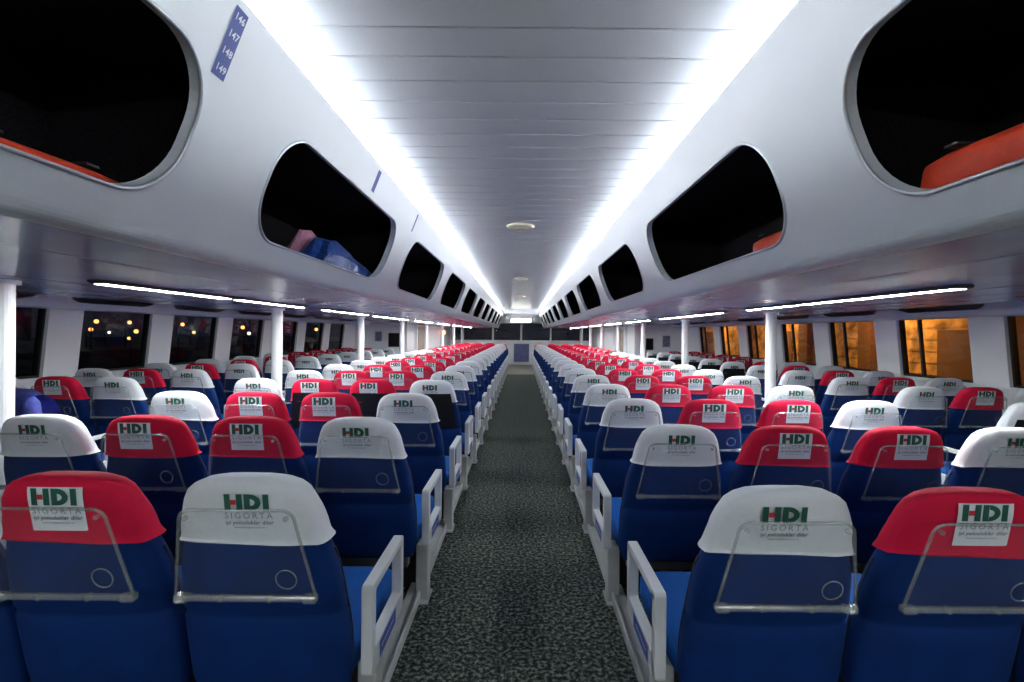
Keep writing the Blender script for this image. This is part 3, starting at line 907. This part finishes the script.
# ------------------------------------------------------------------ outside at night
bm = bmesh.new(); add_box(bm, 6.2, 40, -30, 60, -1.6, -0.4); structure(obj('ground_quay', bm, M['quay']))
bm = bmesh.new(); add_box(bm, -200, 6.2, -80, 200, -1.9, -1.7); structure(obj('water', bm, M['sea']))
bm = bmesh.new(); add_box(bm, -95, -34, -40, 160, -1.6, -.2); structure(obj('ground_shore', bm, M['quay']))
r = empty('quay_building', (10.5, 12, -.4)); tag(r, 'ochre quayside building lit by orange lamps outside the right windows', 'building')
bm = bmesh.new(); add_box(bm, 0, 4, -14, 30, 0, 6)
for zz in (.6, .9, 1.2, 1.5, 1.8, 2.1, 2.4, 2.7, 3.0): add_box(bm, -.03, 0, -14, 30, zz, zz + .05)
obj('wall', bm, M['stucco'], r)
for i in range(9):
    yy = -10 + i * 3.9 + (.7 if i % 2 else 0)
    bm = bmesh.new(); add_box(bm, -.22, 0, yy, yy + .55, 0, 6); obj('pilaster', bm, M['pilaster'], r)
    if i % 2 == 0:
        bm = bmesh.new(); add_box(bm, -.05, .02, yy + 1.3, yy + 2.5, 0, 2.05, .01); obj('doorway', bm, M['pilaster'], r)
bm = bmesh.new(); add_box(bm, -.9, 0, -14, 30, 3.4, 3.5); obj('canopy', bm, M['pilaster'], r)
LIGHTS = []
for i, yy in enumerate((1.5, 7.5, 13.5, 19.5, 25.5)):
    l = empty('wall_lamp', (10.5, yy, 2.55)); tag(l, 'sodium lamp on the quay building, %s along from the stern' % ORD[i], 'lamp', 'sodium lamps on the quay building')
    bm = bmesh.new(); add_cyl(bm, (0, 0, 0), (-1.4, 0, .12), .03); add_box(bm, -1.75, -1.35, -.12, .12, .08, .18, .02); obj('bracket', bm, M['steel'], l)
    bm = bmesh.new(); add_box(bm, -1.72, -1.40, -.10, .10, .05, .082, .005); obj('lens', bm, M['sodium'], l)
    ld = bpy.data.lights.new('sodium_light', 'AREA'); ld.energy = 42; ld.color = (1, .50, .14); ld.shape = 'RECTANGLE'; ld.size = .5; ld.size_y = 1.2; ld.spread = PI
    lo = bpy.data.objects.new('sodium_light', ld); C.objects.link(lo); lo.location = (8.9, yy, 2.55)
    lo.rotation_euler = (0, math.radians(-38), 0)   # down and towards the wall
# street lamps on the far shore, left; the last imitates a reflection
lam = [(91, 321, 0), (125, 322, 0), (145, 322.5, 0), (86, 329, 0), (105, 332, 1), (131, 331, 0), (178, 324, 0), (190, 332, 0), (238, 327, 0), (259, 328, 0), (244, 333, 1), (312, 329, 0), (340, 330, 0), (353, 330.5, 0), (125, 352, 0)]
for i, (px, pyx, kind) in enumerate(lam):
    Y = 40 + (i * 7) % 17; u = (px - 521) / 490.0
    # place on the shore at depth so that it stands between the hull's window posts
    X = max(-80, u * Y); z = HC + (333 - pyx + (521 - px) * .0087 * -1) / 490.0 * Y
    if i == 14: z = HC - .9  # low globe stands in for an orange light's reflection, not a lamp
    r = empty('street_lamp', (X, Y, -.2 if X < -34 else -1.7)); tag(r, 'glowing street lamp on the dark shore, %s of those outside left windows' % ORD[i], 'street lamp', 'street lamps on the dark shore')
    zz = z - r.location.z
    bm = bmesh.new(); add_cyl(bm, (0, 0, 0), (0, 0, zz + .2), .06, 8, .04); add_box(bm, -.05, .5, -.05, .05, zz + .16, zz + .22); obj('post', bm, M['darkhill'], r)
    bm = bmesh.new(); bmesh.ops.create_icosphere(bm, subdivisions=2, radius=.17 if kind == 0 else .14); bmesh.ops.translate(bm, verts=bm.verts, vec=(.42, 0, zz)); obj('globe', bm, M['sodium' if kind == 0 else 'whitelamp'], r)
for i, (a, b, h) in enumerate(((20, 31, 4.5), (34, 48, 3.2), (52, 70, 6.0))):
    r = empty('quay_shed', (-75, a, -.2)); tag(r, 'dark low shed across the water outside the left windows, %s from the stern' % ORD[i], 'shed', 'dark sheds across the water')
    bm = bmesh.new(); extrude_profile(bm, [(-5, 0), (5, 0), (5, h), (0, h + 1.5), (-5, h)], 0, b - a, True, True); obj('body', bm, M['darkhill'], r)

# ------------------------------------------------------------------ world, camera, view
w = bpy.data.worlds.new('night'); bpy.context.scene.world = w; w.use_nodes = True
w.node_tree.nodes['Background'].inputs['Color'].default_value = (0.010, 0.012, 0.020, 1)
w.node_tree.nodes['Background'].inputs['Strength'].default_value = 0.25

cam = bpy.data.cameras.new('camera'); co = bpy.data.objects.new('camera', cam); C.objects.link(co)
cam.sensor_width = 36; cam.lens = 490 / 1024 * 36; cam.clip_start = .05; cam.clip_end = 500
cam.shift_x = -9.3 / 1024; cam.shift_y = -7.6 / 1024
co.matrix_world = Matrix.Translation((.016, 0, HC)) @ Matrix.Rotation(PI / 2, 4, 'X') @ Matrix.Rotation(math.radians(.5), 4, 'Z')
sc = bpy.context.scene; sc.camera = co
sc.view_settings.view_transform = 'Standard'; sc.view_settings.look = 'None'; sc.view_settings.gamma = 1
sc.view_settings.use_curve_mapping = False
sc.view_settings.exposure = 1.75
sc.cycles.use_denoising = True
sc.cycles.max_bounces = 10; sc.cycles.diffuse_bounces = 6; sc.cycles.transparent_max_bounces = 24; sc.cycles.glossy_bounces = 4
sc.cycles.sample_clamp_indirect = 8.0
